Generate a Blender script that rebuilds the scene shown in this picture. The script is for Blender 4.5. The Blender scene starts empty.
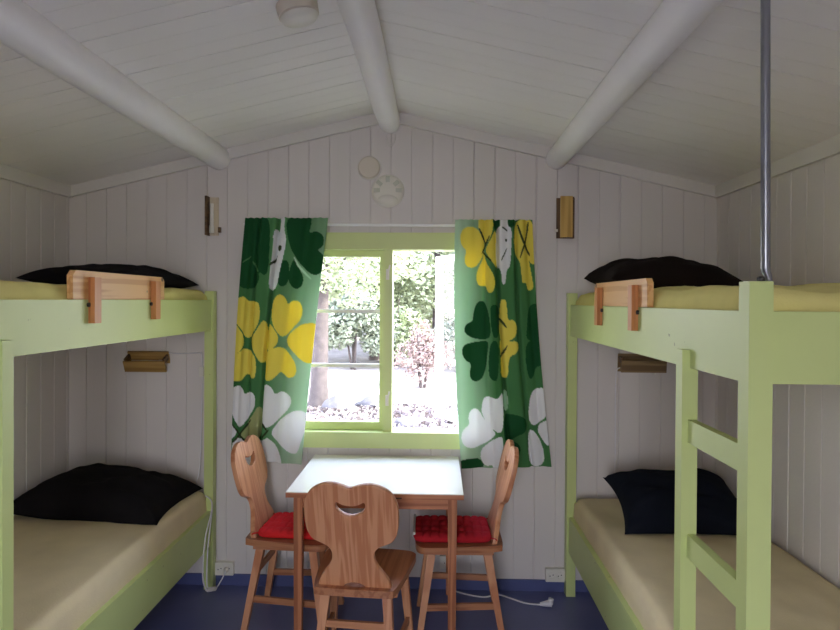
import bpy, bmesh, math, random
import numpy as np
from mathutils import Vector, Matrix
from math import pi, sin, cos, radians as R

random.seed(7)
sc = bpy.context.scene
col = sc.collection

# ------------------------------------------------------------------ camera, world, sun, exposure
EYE = 1.63
cam_data = bpy.data.cameras.new('camera')
cam_data.sensor_fit = 'HORIZONTAL'
cam_data.sensor_width = 36.0
cam_data.lens = 36.0 * 620.0 / 840.0
cam_data.shift_x = 0.00121
cam_data.shift_y = -0.01149
cam_data.clip_start = 0.02
cam = bpy.data.objects.new('camera', cam_data)
col.objects.link(cam)
cam.matrix_world = (Matrix.Translation((0, 0, EYE)) @ Matrix.Rotation(0.029, 4, 'Z')
                    @ Matrix.Rotation(pi / 2 - 0.008, 4, 'X') @ Matrix.Rotation(0.006, 4, 'Z'))
sc.camera = cam

world = bpy.data.worlds.new('overcast_sky')
sc.world = world
world.use_nodes = True
wn = world.node_tree
wn.nodes.clear()
w_out = wn.nodes.new('ShaderNodeOutputWorld')
w_bg = wn.nodes.new('ShaderNodeBackground')
w_ramp = wn.nodes.new('ShaderNodeValToRGB')
w_sep = wn.nodes.new('ShaderNodeSeparateXYZ')
w_tc = wn.nodes.new('ShaderNodeTexCoord')
wn.links.new(w_tc.outputs['Generated'], w_sep.inputs[0])
wn.links.new(w_sep.outputs['Z'], w_ramp.inputs[0])
wn.links.new(w_ramp.outputs[0], w_bg.inputs[0])
wn.links.new(w_bg.outputs[0], w_out.inputs[0])
w_ramp.color_ramp.elements[0].position = 0.0
w_ramp.color_ramp.elements[0].color = (0.97, 0.955, 0.98, 1)
w_ramp.color_ramp.elements[1].position = 0.8
w_ramp.color_ramp.elements[1].color = (0.50, 0.60, 1.0, 1)
w_bg.inputs[1].default_value = 3.0

sun_d = bpy.data.lights.new('sun', 'SUN')
sun_d.energy = 4.5
sun_d.angle = R(2.0)
sun_d.color = (1.0, 0.95, 0.86)
sun = bpy.data.objects.new('sun', sun_d)
col.objects.link(sun)
sun.rotation_euler = Vector((0.75, -0.12, 0.65)).to_track_quat('Z', 'Y').to_euler()


def portal(name, loc, rot, sx, sy):
    d = bpy.data.lights.new(name, 'AREA')
    d.shape = 'RECTANGLE'
    d.size, d.size_y = sx, sy
    d.cycles.is_portal = True
    o = bpy.data.objects.new(name, d)
    o.location, o.rotation_euler = loc, rot
    col.objects.link(o)


portal('window_portal', (-0.285, 3.60, 1.39), (-pi / 2, 0, 0), 1.06, 1.06)
portal('rear_opening_portal', (-0.28, -1.03, 1.2), (pi / 2, 0, 0), 0.66, 1.78)  # guides sky light through the opening added behind the camera

vs = sc.view_settings
vs.view_transform = 'Standard'
vs.look = 'None'
vs.gamma = 1.0
vs.use_curve_mapping = False
vs.exposure = 2.25
sc.cycles.use_denoising = True
sc.cycles.max_bounces = 14
sc.cycles.diffuse_bounces = 8
sc.cycles.transparent_max_bounces = 16


# ------------------------------------------------------------------ materials
def new_mat(name):
    m = bpy.data.materials.new(name)
    m.use_nodes = True
    nt = m.node_tree
    return m, nt, nt.nodes['Principled BSDF']


def s2l(c):
    return tuple(((v / 255) / 12.92 if v / 255 <= .04045 else ((v / 255 + .055) / 1.055) ** 2.4) for v in c)


def paint(name, rgb, rough=0.5, var=0.06, scale=6.0, bump=0.0, bscale=40, spec=0.5, metal=0.0, chips=None):
    """a painted or plain surface, a little uneven in tone"""
    m, nt, b = new_mat(name)
    c = s2l(rgb)
    tc = nt.nodes.new('ShaderNodeTexCoord')
    nz = nt.nodes.new('ShaderNodeTexNoise')
    nz.inputs['Scale'].default_value = scale
    nz.inputs['Detail'].default_value = 5
    nt.links.new(tc.outputs['Object'], nz.inputs['Vector'])
    rp = nt.nodes.new('ShaderNodeValToRGB')
    rp.color_ramp.elements[0].position, rp.color_ramp.elements[1].position = .3, .7
    rp.color_ramp.elements[0].color = tuple(max(0, v * (1 - var)) for v in c) + (1,)
    rp.color_ramp.elements[1].color = tuple(min(1, v * (1 + var)) for v in c) + (1,)
    nt.links.new(nz.outputs[0], rp.inputs[0])
    out = rp.outputs[0]
    if chips:
        n2 = nt.nodes.new('ShaderNodeTexNoise')
        n2.inputs['Scale'].default_value = 26
        n2.inputs['Detail'].default_value = 3
        nt.links.new(tc.outputs['Object'], n2.inputs['Vector'])
        r2 = nt.nodes.new('ShaderNodeValToRGB')
        r2.color_ramp.elements[0].position, r2.color_ramp.elements[1].position = chips, chips + .015
        nt.links.new(n2.outputs[0], r2.inputs[0])
        mx = nt.nodes.new('ShaderNodeMixRGB')
        nt.links.new(r2.outputs[0], mx.inputs[0])
        nt.links.new(out, mx.inputs[1])
        mx.inputs[2].default_value = tuple(v * .45 for v in c) + (1,)
        out = mx.outputs[0]
    nt.links.new(out, b.inputs['Base Color'])
    b.inputs['Roughness'].default_value = rough
    b.inputs['Metallic'].default_value = metal
    b.inputs['Specular IOR Level'].default_value = spec
    if bump:
        n3 = nt.nodes.new('ShaderNodeTexNoise')
        n3.inputs['Scale'].default_value = bscale
        n3.inputs['Detail'].default_value = 4
        nt.links.new(tc.outputs['Object'], n3.inputs['Vector'])
        bp = nt.nodes.new('ShaderNodeBump')
        bp.inputs['Strength'].default_value = bump
        bp.inputs['Distance'].default_value = .01
        nt.links.new(n3.outputs[0], bp.inputs['Height'])
        nt.links.new(bp.outputs[0], b.inputs['Normal'])
    return m


def wood(name, light, dark, axis='Z', rough=0.4, scale=1.0, knots=False, spec=.4, pos=(.3, .75)):
    """pine with grain running along one axis"""
    m, nt, b = new_mat(name)
    tc = nt.nodes.new('ShaderNodeTexCoord')
    mp = nt.nodes.new('ShaderNodeMapping')
    s = {'X': (.35, 9, 9), 'Y': (9, .35, 9), 'Z': (9, 1.6, .35)}[axis]
    mp.inputs['Scale'].default_value = tuple(v * scale for v in s)
    nt.links.new(tc.outputs['Object'], mp.inputs['Vector'])
    nz = nt.nodes.new('ShaderNodeTexNoise')
    nz.inputs['Scale'].default_value = 2.2
    nz.inputs['Detail'].default_value = 3
    nz.inputs['Distortion'].default_value = .12
    nt.links.new(mp.outputs[0], nz.inputs['Vector'])
    mul = nt.nodes.new('ShaderNodeMath')
    mul.operation = 'MULTIPLY'
    mul.inputs[1].default_value = 8.0
    nt.links.new(nz.outputs[0], mul.inputs[0])
    fr = nt.nodes.new('ShaderNodeMath')
    fr.operation = 'PINGPONG'
    fr.inputs[1].default_value = 1.0
    nt.links.new(mul.outputs[0], fr.inputs[0])
    rp = nt.nodes.new('ShaderNodeValToRGB')
    rp.color_ramp.elements[0].position, rp.color_ramp.elements[1].position = pos
    rp.color_ramp.elements[0].color = s2l(light) + (1,)
    rp.color_ramp.elements[1].color = s2l(dark) + (1,)
    nt.links.new(fr.outputs[0], rp.inputs[0])
    out = rp.outputs[0]
    if knots:
        vo = nt.nodes.new('ShaderNodeTexVoronoi')
        vo.inputs['Scale'].default_value = 12
        nt.links.new(tc.outputs['Object'], vo.inputs['Vector'])
        r2 = nt.nodes.new('ShaderNodeValToRGB')
        r2.color_ramp.elements[0].position, r2.color_ramp.elements[1].position = .11, .15
        r2.color_ramp.elements[0].color = (1, 1, 1, 1)
        r2.color_ramp.elements[1].color = (0, 0, 0, 1)
        nt.links.new(vo.outputs['Distance'], r2.inputs[0])
        mx = nt.nodes.new('ShaderNodeMixRGB')
        nt.links.new(r2.outputs[0], mx.inputs[0])
        nt.links.new(out, mx.inputs[1])
        mx.inputs[2].default_value = s2l(tuple(v * .5 for v in dark)) + (1,)
        out = mx.outputs[0]
    nt.links.new(out, b.inputs['Base Color'])
    b.inputs['Roughness'].default_value = rough
    b.inputs['Specular IOR Level'].default_value = spec
    return m


def cloth(name, rgb, rough=.9, var=.08, weave=220, bump=.15, spec=.15):
    m = paint(name, rgb, rough, var, 7, bump, weave, spec)
    b = m.node_tree.nodes['Principled BSDF']
    b.inputs['Sheen Weight'].default_value = .0
    return m


M = {}
M['wall'] = paint('white_wall_paint', (218, 212, 206), .55, .025, 2.0, .06, 60)
M['ceil'] = paint('white_ceiling_paint', (238, 234, 229), .6, .025, 2.0, .06, 60)
M['beam'] = paint('white_log_paint', (243, 240, 237), .45, .03, 3, .10, 9)
M['trim'] = paint('white_trim_paint', (222, 218, 210), .5, .03, 3, .04, 50)
M['floor'] = paint('blue_floor_paint', (98, 103, 150), .33, .08, 3, .03, 30, .5)
M['baseboard'] = paint('blue_skirting_paint', (82, 90, 136), .45, .06, 4)
M['lime'] = paint('lime_green_paint', (198, 211, 138), .42, .035, 3, .03, 40, .45)
M['limechip'] = paint('worn_lime_green_paint', (198, 211, 138), .42, .035, 3, .03, 40, .45, chips=.735)
M['winlime'] = paint('window_lime_paint', (204, 216, 142), .4, .03, 4, .03, 40)
M['sash_white'] = paint('white_sash_paint', (232, 232, 224), .4, .03)
M['sheet'] = cloth('pale_yellow_sheet', (222, 206, 166), .9, .05, 160, .12)
M['sheet_green'] = cloth('yellow_upper_sheet', (224, 214, 138), .9, .06, 160, .12)
M['black'] = cloth('black_pillow_cotton', (26, 24, 25), .95, .1, 200, .2, .1)
M['brownblack'] = cloth('brown_black_pillow_cotton', (34, 27, 24), .95, .1, 200, .2, .1)
M['navy'] = cloth('navy_black_pillow_cotton', (24, 28, 38), .95, .1, 200, .2, .1)
M['chair'] = wood('lacquered_pine', (208, 150, 110), (188, 124, 86), 'Z', .36, 1.3)
M['chair_x'] = wood('lacquered_pine_across', (196, 138, 98), (176, 114, 78), 'X', .4)
M['chair_y'] = wood('lacquered_pine_seat', (178, 122, 86), (156, 100, 68), 'Y', .35)
M['table'] = wood('table_pine', (186, 122, 82), (152, 92, 58), 'Z', .42)
M['table_x'] = wood('table_pine_rail', (190, 126, 86), (156, 94, 60), 'X', .42)
M['laminate'] = paint('white_laminate', (250, 247, 234), .2, .01, 3)
M['guard'] = wood('knotty_pine', (226, 178, 116), (208, 152, 92), 'Y', .45, 1.0, True)
M['guard_bar'] = wood('pine_batten', (204, 138, 82), (176, 108, 60), 'Z', .45)
M['lampwood'] = wood('lamp_pine', (178, 140, 74), (142, 104, 48), 'Z', .45)
M['lampwood_x'] = wood('lamp_pine_long', (172, 138, 80), (146, 112, 60), 'X', .45, .7)
M['lampmid'] = wood('lamp_brown_wood', (146, 122, 84), (118, 94, 62), 'X', .5)
M['lampgold'] = wood('lamp_gold_pine', (206, 168, 92), (180, 142, 70), 'X', .45, .6)
M['lamppale'] = wood('lamp_pale_pine', (214, 200, 172), (198, 182, 150), 'Z', .45, .6)
M['lampdark'] = wood('lamp_dark_wood', (112, 84, 54), (78, 56, 36), 'X', .5)
M['plastic'] = paint('white_plastic', (226, 222, 208), .35, .02)
M['rodwhite'] = paint('white_rod_paint', (246, 246, 244), .3, .01)
M['cream'] = paint('cream_plastic', (214, 204, 186), .4, .02)
M['slot'] = paint('grey_green_slot', (196, 197, 180), .6, .03)
M['dark'] = paint('dark_hole', (30, 26, 24), .7, .05)
M['cord'] = paint('white_cord_rubber', (222, 220, 222), .45, .02)
M['steel'] = paint('galvanised_steel', (150, 152, 158), .32, .1, 12, metal=.9)
M['bolt'] = paint('black_bolt_steel', (40, 38, 38), .5, .1)
M['red'] = cloth('red_cushion_cotton', (206, 40, 42), .9, .1, 200, .15)
M['crimson'] = cloth('crimson_cushion_cotton', (176, 34, 44), .9, .1, 200, .15)
M['bark'] = paint('tree_bark', (78, 70, 67), .95, .25, 9, .8, 14)
M['rock'] = paint('grey_boulder_stone', (90, 87, 88), .95, .2, 5, .6, 9)
M['leafA'] = paint('light_green_leaf', (160, 170, 132), .7, .25, 3)
M['leafB'] = paint('olive_green_leaf', (132, 140, 120), .7, .25, 3)
M['leafC'] = paint('reddish_leaf', (146, 128, 120), .7, .2, 3)
M['litter'] = paint('fallen_leaf', (122, 112, 108), .9, .3, 6)
M['ground'] = paint('forest_floor_soil', (140, 133, 127), .95, .22, 1.7, .8, 12)


def glass_mat():
    m = bpy.data.materials.new('window_glass')
    m.use_nodes = True
    nt = m.node_tree
    nt.nodes.clear()
    out = nt.nodes.new('ShaderNodeOutputMaterial')
    mix = nt.nodes.new('ShaderNodeMixShader')
    fr = nt.nodes.new('ShaderNodeFresnel')
    fr.inputs[0].default_value = 1.45
    tr = nt.nodes.new('ShaderNodeBsdfTransparent')
    tr.inputs[0].default_value = (.97, .98, .97, 1)
    gl = nt.nodes.new('ShaderNodeBsdfGlossy')
    gl.inputs['Roughness'].default_value = .02
    sc_ = nt.nodes.new('ShaderNodeMath')
    sc_.operation = 'MULTIPLY'
    sc_.inputs[1].default_value = .07
    nt.links.new(fr.outputs[0], sc_.inputs[0])
    nt.links.new(sc_.outputs[0], mix.inputs[0])
    nt.links.new(tr.outputs[0], mix.inputs[1])
    nt.links.new(gl.outputs[0], mix.inputs[2])
    nt.links.new(mix.outputs[0], out.inputs[0])
    return m


M['glass'] = glass_mat()


def print_mat():
    """the clover print: its colours and a painted window glow lie on the fabric as a colour attribute"""
    m, nt, b = new_mat('clover_print_cotton')
    at = nt.nodes.new('ShaderNodeAttribute')
    at.attribute_name = 'print'
    nt.links.new(at.outputs['Color'], b.inputs['Base Color'])
    b.inputs['Roughness'].default_value = .9
    b.inputs['Specular IOR Level'].default_value = .15
    tr = nt.nodes.new('ShaderNodeBsdfTranslucent')
    nt.links.new(at.outputs['Color'], tr.inputs['Color'])
    mix = nt.nodes.new('ShaderNodeMixShader')
    mix.inputs[0].default_value = .32
    out = nt.nodes['Material Output']
    nt.links.new(b.outputs[0], mix.inputs[1])
    nt.links.new(tr.outputs[0], mix.inputs[2])
    nt.links.new(mix.outputs[0], out.inputs[0])
    return m


M['print'] = print_mat()


# ------------------------------------------------------------------ mesh helpers
def link(name, me, mat, parent=None, smooth=None):
    o = bpy.data.objects.new(name, me)
    col.objects.link(o)
    if mat is not None:
        me.materials.append(mat)
    if parent is not None:
        o.parent = parent
    if smooth is not None:
        for p in me.polygons:
            p.use_smooth = True
        try:
            me.set_sharp_from_angle(angle=R(smooth))
        except Exception:
            pass
    return o


def obj(name, bm, mat, parent=None, smooth=35, bevel=0):
    if bevel:
        ed = [e for e in bm.edges if len(e.link_faces) == 2 and e.calc_face_angle(0) > R(50)]
        bmesh.ops.bevel(bm, geom=ed, offset=bevel, segments=2, profile=.6, affect='EDGES')
    bmesh.ops.recalc_face_normals(bm, faces=bm.faces)
    me = bpy.data.meshes.new(name)
    bm.to_mesh(me)
    bm.free()
    return link(name, me, mat, parent, smooth)


def BM():
    return bmesh.new()


def add_box(bm, x0, x1, y0, y1, z0, z1):
    if x0 > x1: x0, x1 = x1, x0
    if y0 > y1: y0, y1 = y1, y0
    v = [bm.verts.new(p) for p in ((x0, y0, z0), (x1, y0, z0), (x1, y1, z0), (x0, y1, z0),
                                   (x0, y0, z1), (x1, y0, z1), (x1, y1, z1), (x0, y1, z1))]
    for f in ((0, 3, 2, 1), (4, 5, 6, 7), (0, 1, 5, 4), (1, 2, 6, 5), (2, 3, 7, 6), (3, 0, 4, 7)):
        bm.faces.new([v[i] for i in f])
    return bm


def box(x0, x1, y0, y1, z0, z1):
    return add_box(BM(), x0, x1, y0, y1, z0, z1)


def bar(bm, a, b, wa, wb, up=(0, 1, 0)):
    """square bar from a to b, half-sizes (wx, wy) at each end"""
    a, b = Vector(a), Vector(b)
    d = (b - a).normalized()
    u = Vector(up)
    s = d.cross(u).normalized()
    u = s.cross(d).normalized()
    v = []
    for p, w in ((a, wa), (b, wb)):
        for i, j in ((-1, -1), (1, -1), (1, 1), (-1, 1)):
            v.append(bm.verts.new(p + s * w[0] * i + u * w[1] * j))
    bm.faces.new(v[3::-1]); bm.faces.new(v[4:])
    for i in range(4):
        j = (i + 1) % 4
        bm.faces.new((v[i], v[j], v[4 + j], v[4 + i]))
    return bm


def tube(bm, pts, r, n=10):
    pts = [Vector(p) for p in pts]
    rs = r if isinstance(r, (list, tuple)) else [r] * len(pts)
    rings = []
    prev = None
    for i, p in enumerate(pts):
        d = (pts[min(i + 1, len(pts) - 1)] - pts[max(i - 1, 0)]).normalized()
        if prev is None:
            ref = Vector((0, 0, 1)) if abs(d.z) < .9 else Vector((1, 0, 0))
            s = d.cross(ref).normalized()
        else:
            s = (prev - d * prev.dot(d)).normalized()
        prev = s
        t = d.cross(s)
        rings.append([bm.verts.new(p + (s * cos(2 * pi * k / n) + t * sin(2 * pi * k / n)) * rs[i]) for k in range(n)])
    for a, b in zip(rings, rings[1:]):
        for k in range(n):
            bm.faces.new((a[k], a[(k + 1) % n], b[(k + 1) % n], b[k]))
    bm.faces.new(rings[0][::-1]); bm.faces.new(rings[-1])
    return bm


def spline(pts, k=8):
    pts = [Vector(p) for p in pts]
    P = [pts[0]] + pts + [pts[-1]]
    out = []
    for i in range(1, len(P) - 2):
        p0, p1, p2, p3 = P[i - 1:i + 3]
        for j in range(k):
            t = j / k
            out.append(.5 * ((2 * p1) + (p2 - p0) * t + (2 * p0 - 5 * p1 + 4 * p2 - p3) * t * t + (3 * p1 - p0 - 3 * p2 + p3) * t ** 3))
    out.append(pts[-1])
    return out


def lathe(bm, prof, n=32, axis='Z', at=(0, 0, 0)):
    """prof: (radius, height) pairs, closed on the axis when a radius is 0"""
    A = Vector(at)
    rings = []
    for r, h in prof:
        if r < 1e-6:
            c = {'Z': (0, 0, h), 'Y': (0, h, 0), 'X': (h, 0, 0)}[axis]
            rings.append([bm.verts.new(A + Vector(c))])
        else:
            ring = []
            for k in range(n):
                a = 2 * pi * k / n
                c = {'Z': (r * cos(a), r * sin(a), h), 'Y': (r * cos(a), h, r * sin(a)), 'X': (h, r * cos(a), r * sin(a))}[axis]
                ring.append(bm.verts.new(A + Vector(c)))
            rings.append(ring)
    for a, b in zip(rings, rings[1:]):
        if len(a) == 1 and len(b) == 1: continue
        for k in range(n):
            k2 = (k + 1) % n
            if len(a) == 1: bm.faces.new((a[0], b[k], b[k2]))
            elif len(b) == 1: bm.faces.new((a[k], a[k2], b[0]))
            else: bm.faces.new((a[k], a[k2], b[k2], b[k]))
    return bm


def prism(bm, poly, axis, h0, h1):
    """extrude a 2-D outline along an axis"""
    def P(p, h):
        return {'Z': (p[0], p[1], h), 'Y': (p[0], h, p[1]), 'X': (h, p[0], p[1])}[axis]
    a = [bm.verts.new(P(p, h0)) for p in poly]
    b = [bm.verts.new(P(p, h1)) for p in poly]
    bm.faces.new(a[::-1]); bm.faces.new(b)
    for i in range(len(poly)):
        j = (i + 1) % len(poly)
        bm.faces.new((a[i], a[j], b[j], b[i]))
    return bm


def chaikin(p, n=2):
    for _ in range(n):
        q = []
        for i in range(len(p)):
            a, b = p[i], p[(i + 1) % len(p)]
            q += [(a[0] * .75 + b[0] * .25, a[1] * .75 + b[1] * .25), (a[0] * .25 + b[0] * .75, a[1] * .25 + b[1] * .75)]
        p = q
    return p


def cutout_mesh(name, outlines, half, bevel):
    """flat board with cut-outs: first outline is the edge, the others are holes; lies in XY, thick along Z"""
    cu = bpy.data.curves.new(name, 'CURVE')
    cu.dimensions = '2D'
    cu.fill_mode = 'BOTH'
    cu.extrude = half - bevel
    cu.bevel_depth = bevel
    cu.bevel_resolution = 1
    cu.offset = -bevel
    for o in outlines:
        s = cu.splines.new('POLY')
        s.points.add(len(o) - 1)
        for q, p in zip(s.points, o):
            q.co = (p[0], p[1], 0, 1)
        s.use_cyclic_u = True
    t = bpy.data.objects.new(name, cu)
    col.objects.link(t)
    me = bpy.data.meshes.new_from_object(t.evaluated_get(bpy.context.evaluated_depsgraph_get()))
    bpy.data.objects.remove(t)
    bpy.data.curves.remove(cu)
    me.name = name
    return me


def empty(name, loc, rz=0):
    o = bpy.data.objects.new(name, None)
    o.location = loc
    o.rotation_euler = (0, 0, rz)
    o.empty_display_size = .1
    col.objects.link(o)
    return o


def tag(o, label, cat, group=None):
    o['label'] = label
    o['category'] = cat
    if group: o['group'] = group
    return o


def struct(o):
    o['kind'] = 'structure'
    return o


def kids(o):
    return [c for c in bpy.data.objects if c.parent is o]


def copy_tree(o, parent=None):
    c = o.copy()
    col.objects.link(c)
    if parent is not None: c.parent = parent
    for ch in kids(o): copy_tree(ch, c)
    return c


def hash1(a, b=0.0):
    v = sin(a * 12.9898 + b * 78.233) * 43758.5453
    return v - math.floor(v)


def noise2(x, y):
    ix, iy = math.floor(x), math.floor(y)
    fx, fy = x - ix, y - iy
    fx, fy = fx * fx * (3 - 2 * fx), fy * fy * (3 - 2 * fy)
    a, b, c, d = hash1(ix, iy), hash1(ix + 1, iy), hash1(ix, iy + 1), hash1(ix + 1, iy + 1)
    return (a + (b - a) * fx) * (1 - fy) + (c + (d - c) * fx) * fy - .5


# ------------------------------------------------------------------ the room
XL, XR, YB, YF = -2.11, 1.555, 3.50, -1.0
RX, RZ, EZ = -0.275, 2.697, 2.268
SL = (RZ - EZ) / (RX - XL)


def ceil_z(x):
    return RZ - SL * abs(x - RX)


def groove_profile(a, b, pitch, start, gw=.007, gd=.005, jit=0.0, seed=1, kmin=.55, kpow=1):
    """breakpoints (coordinate, depth) of tongue-and-groove boarding from a to b"""
    pts = [(a, 0.0)]
    x = start
    i = 0
    while x < b - .01:
        xx = x + (hash1(i, seed) - .5) * jit
        k = kmin + (1.45 - kmin) * hash1(i, seed + 3) ** kpow if kpow else (1.0 if i % 3 == 0 else .22 + .3 * hash1(i, seed))
        if xx > a + .012:
            pts += [(xx - gw * .5 * k, 0), (xx - gw * .15 * k, gd * k), (xx + gw * .15 * k, gd * k), (xx + gw * .5 * k, 0)]
        x += pitch
        i += 1
    pts.append((b, 0.0))
    return pts


def boarded(name, prof, cuts, zrange, place, mat, hole=None):
    """board wall: profile along one axis, zrange(u) gives bottom and top; hole = (u0, u1, z0, z1)"""
    bm = BM()
    us = []
    for (u, d) in prof: us.append((u, d))
    for c in cuts:
        us.append((c, 0.0))
    us.sort()
    for (u0, d0), (u1, d1) in zip(us, us[1:]):
        if u1 - u0 < 1e-6: continue
        segs = []
        b0, t0 = zrange(u0); b1, t1 = zrange(u1)
        mid = (u0 + u1) / 2
        if hole and hole[0] < mid < hole[1]:
            segs = [((b0, hole[2]), (b1, hole[2])), ((hole[3], t0), (hole[3], t1))]
        else:
            segs = [((b0, t0), (b1, t1))]
        for (za, zb), (zc, zd) in segs:
            v = [bm.verts.new(place(u0, d0, za)), bm.verts.new(place(u1, d1, zc)), bm.verts.new(place(u1, d1, zd)), bm.verts.new(place(u0, d0, zb))]
            bm.faces.new(v)
    bmesh.ops.remove_doubles(bm, verts=bm.verts, dist=1e-5)
    return bm


WX0, WX1, WZ0, WZ1 = -0.815, 0.245, 0.86, 1.95         # window opening in the back wall

o = obj('floor', box(XL - .1, XR + .1, YF - .1, YB + .1, -.08, 0), M['floor']); struct(o)

prof = groove_profile(XL, XR, .1165, XL + .10)
bm = boarded('wall_back', prof, [WX0, WX1, RX], lambda u: (0, ceil_z(u)), lambda u, d, z: (u, YB + d, z), M['wall'], (WX0, WX1, WZ0, WZ1))
# outer skin so that the wall has its thickness
for (a, b, c, d) in ((XL, WX0, 0, None), (WX1, XR, 0, None), (WX0, WX1, 0, WZ0), (WX0, WX1, WZ1, None)):
    xs = [a] + ([RX] if a < RX < b else []) + [b]
    for x0, x1 in zip(xs, xs[1:]):
        z1a = ceil_z(x0) if d is None else d
        z1b = ceil_z(x1) if d is None else d
        bm.faces.new([bm.verts.new(p) for p in ((x1, YB + .11, c), (x0, YB + .11, c), (x0, YB + .11, z1a), (x1, YB + .11, z1b))])
for (p, q) in (((WX0, WZ0), (WX1, WZ0)), ((WX1, WZ0), (WX1, WZ1)), ((WX1, WZ1), (WX0, WZ1)), ((WX0, WZ1), (WX0, WZ0))):
    bm.faces.new([bm.verts.new(v) for v in ((p[0], YB, p[1]), (q[0], YB, q[1]), (q[0], YB + .11, q[1]), (p[0], YB + .11, p[1]))])
o = obj('wall_back', bm, M['wall'], smooth=None); struct(o)

prof = groove_profile(YF, YB, .1165, YF + .05)
for nm, X, s in (('wall_left', XL, -1), ('wall_right', XR, 1)):
    bm = boarded(nm, prof, [], lambda u: (0, EZ), lambda u, d, z: (X + s * d, u, z), M['wall'])
    add_box(bm, X + s * .012, X + s * .11, YF - .1, YB + .11, 0, EZ)
    o = obj(nm, bm, M['wall'], smooth=None); struct(o)

# wall behind the camera, with an added opening sized to let daylight in
DX0, DX1, DZ0, DZ1 = -0.61, 0.05, .3, 2.1
bm = BM()
add_box(bm, XL, DX0, YF - .1, YF, 0, EZ); add_box(bm, DX1, XR, YF - .1, YF, 0, EZ); add_box(bm, DX0, DX1, YF - .1, YF, DZ1, EZ); add_box(bm, DX0, DX1, YF - .1, YF, 0, DZ0)
prism(bm, [(XL, EZ), (XR, EZ), (XR, ceil_z(XR)), (RX, RZ), (XL, ceil_z(XL))], 'Y', YF - .1, YF)
o = obj('wall_front', bm, M['wall'], smooth=None); struct(o)

# ceiling: boards run from the ridge to the eaves
bm = BM()
prof = groove_profile(YF, YB, .1, YF + .04, .0055, .013, .016, 9, .12, 0)
n = Vector((SL, 0, 1)).normalized()
for side in (-1, 1):
    xe = XL if side < 0 else XR
    ze = ceil_z(xe)
    for (y0, d0), (y1, d1) in zip(prof, prof[1:]):
        bm.faces.new([bm.verts.new(p) for p in ((xe, y0, ze + d0), (xe, y1, ze + d1), (RX, y1, RZ + d1), (RX, y0, RZ + d0))])
    prism(bm, [(xe + side * .12, ze - .1 * SL + .012), (RX, RZ + .012), (RX, RZ + .14), (xe + side * .12, ze + .1)], 'Y', YF - .1, YB + .12)
o = obj('ceiling', bm, M['ceil'], smooth=None); struct(o)

# cornices
T = .062
for i, (xe, s) in enumerate(((XL, 1), (XR, -1))):
    ze = ceil_z(xe)
    o = obj('trim_%d' % (i + 1), box(xe, xe + s * .022, YF, YB, ze - T, ze + .004), M['trim'], bevel=.003); struct(o)
    bm = BM()
    prism(bm, [(xe, ze - T), (RX, RZ - T), (RX, RZ + .004), (xe, ze + .004)], 'Y', YB - .024, YB)
    o = obj('trim_%d' % (i + 3), bm, M['trim'], bevel=.003); struct(o)
o = obj('baseboard_back', box(XL, XR, YB - .012, YB, 0, .062), M['baseboard'], bevel=.003); struct(o)
o = obj('baseboard_left', box(XL, XL + .012, YF, YB - .012, 0, .062), M['baseboard'], bevel=.003); struct(o)
o = obj('baseboard_right', box(XR - .012, XR, YF, YB - .012, 0, .062), M['baseboard'], bevel=.003); struct(o)

# round log beams, a little crooked
def log_beam(name, x, z, r, tilt, label):
    pts, rs = [], []
    for k in range(46):
        y = YB - .002 - k * .1
        if y < YF: y = YF
        pts.append((x + .006 * noise2(k * .35, x * 7) + tilt[0] * (YB - y), y, z + .006 * noise2(k * .35, 9 + x) + tilt[1] * (YB - y)))
        rs.append(r * (1 + .05 * noise2(k * .3, 4 + x)))
    bm = tube(BM(), pts, rs, 28)
    o = obj(name, bm, M['beam'], smooth=50)
    struct(o)
    o['label'] = label
    return o


log_beam('ridge_beam', RX, 2.630, .062, (0, 0), 'white painted round log beam along the ceiling ridge')
log_beam('purlin_beam', -1.243, 2.434, .068, (0, 0), 'white painted round log beam on the left ceiling slope')
log_beam('purlin_beam', .665, 2.425, .060, (0, 0), 'white painted round log beam on the right ceiling slope')

# ------------------------------------------------------------------ window
win = empty('window_1', (0, YB, 0)); struct(win)
win['label'] = 'lime green framed window with an open right sash'
bm = BM()
Yc = -.022
add_box(bm, -.875, .305, Yc, 0, 1.915, 2.010)            # head casing
add_box(bm, -.875, -.800, Yc, 0, .87, 1.915)
add_box(bm, .230, .305, Yc, 0, .87, 1.915)
obj('window_casing', bm, M['winlime'], win, bevel=.004)
bm = BM()
add_box(bm, -.875, .305, Yc, 0, .795, .862)              # apron board
obj('window_apron', bm, M['winlime'], win, bevel=.004)
obj('window_sill', box(-.80, .23, -.034, .11, .862, .886), M['winlime'], win, bevel=.004)
bm = BM()
add_box(bm, WX0, WX0 + .02, 0, .11, .886, WZ1); add_box(bm, WX1 - .02, WX1, 0, .11, .886, WZ1)
add_box(bm, WX0, WX1, 0, .11, 1.915, WZ1)
obj('window_frame', bm, M['winlime'], win, bevel=.003)
obj('mullion', box(-.300, -.252, -.012, .10, .886, 1.915), M['winlime'], win, bevel=.004)


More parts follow.
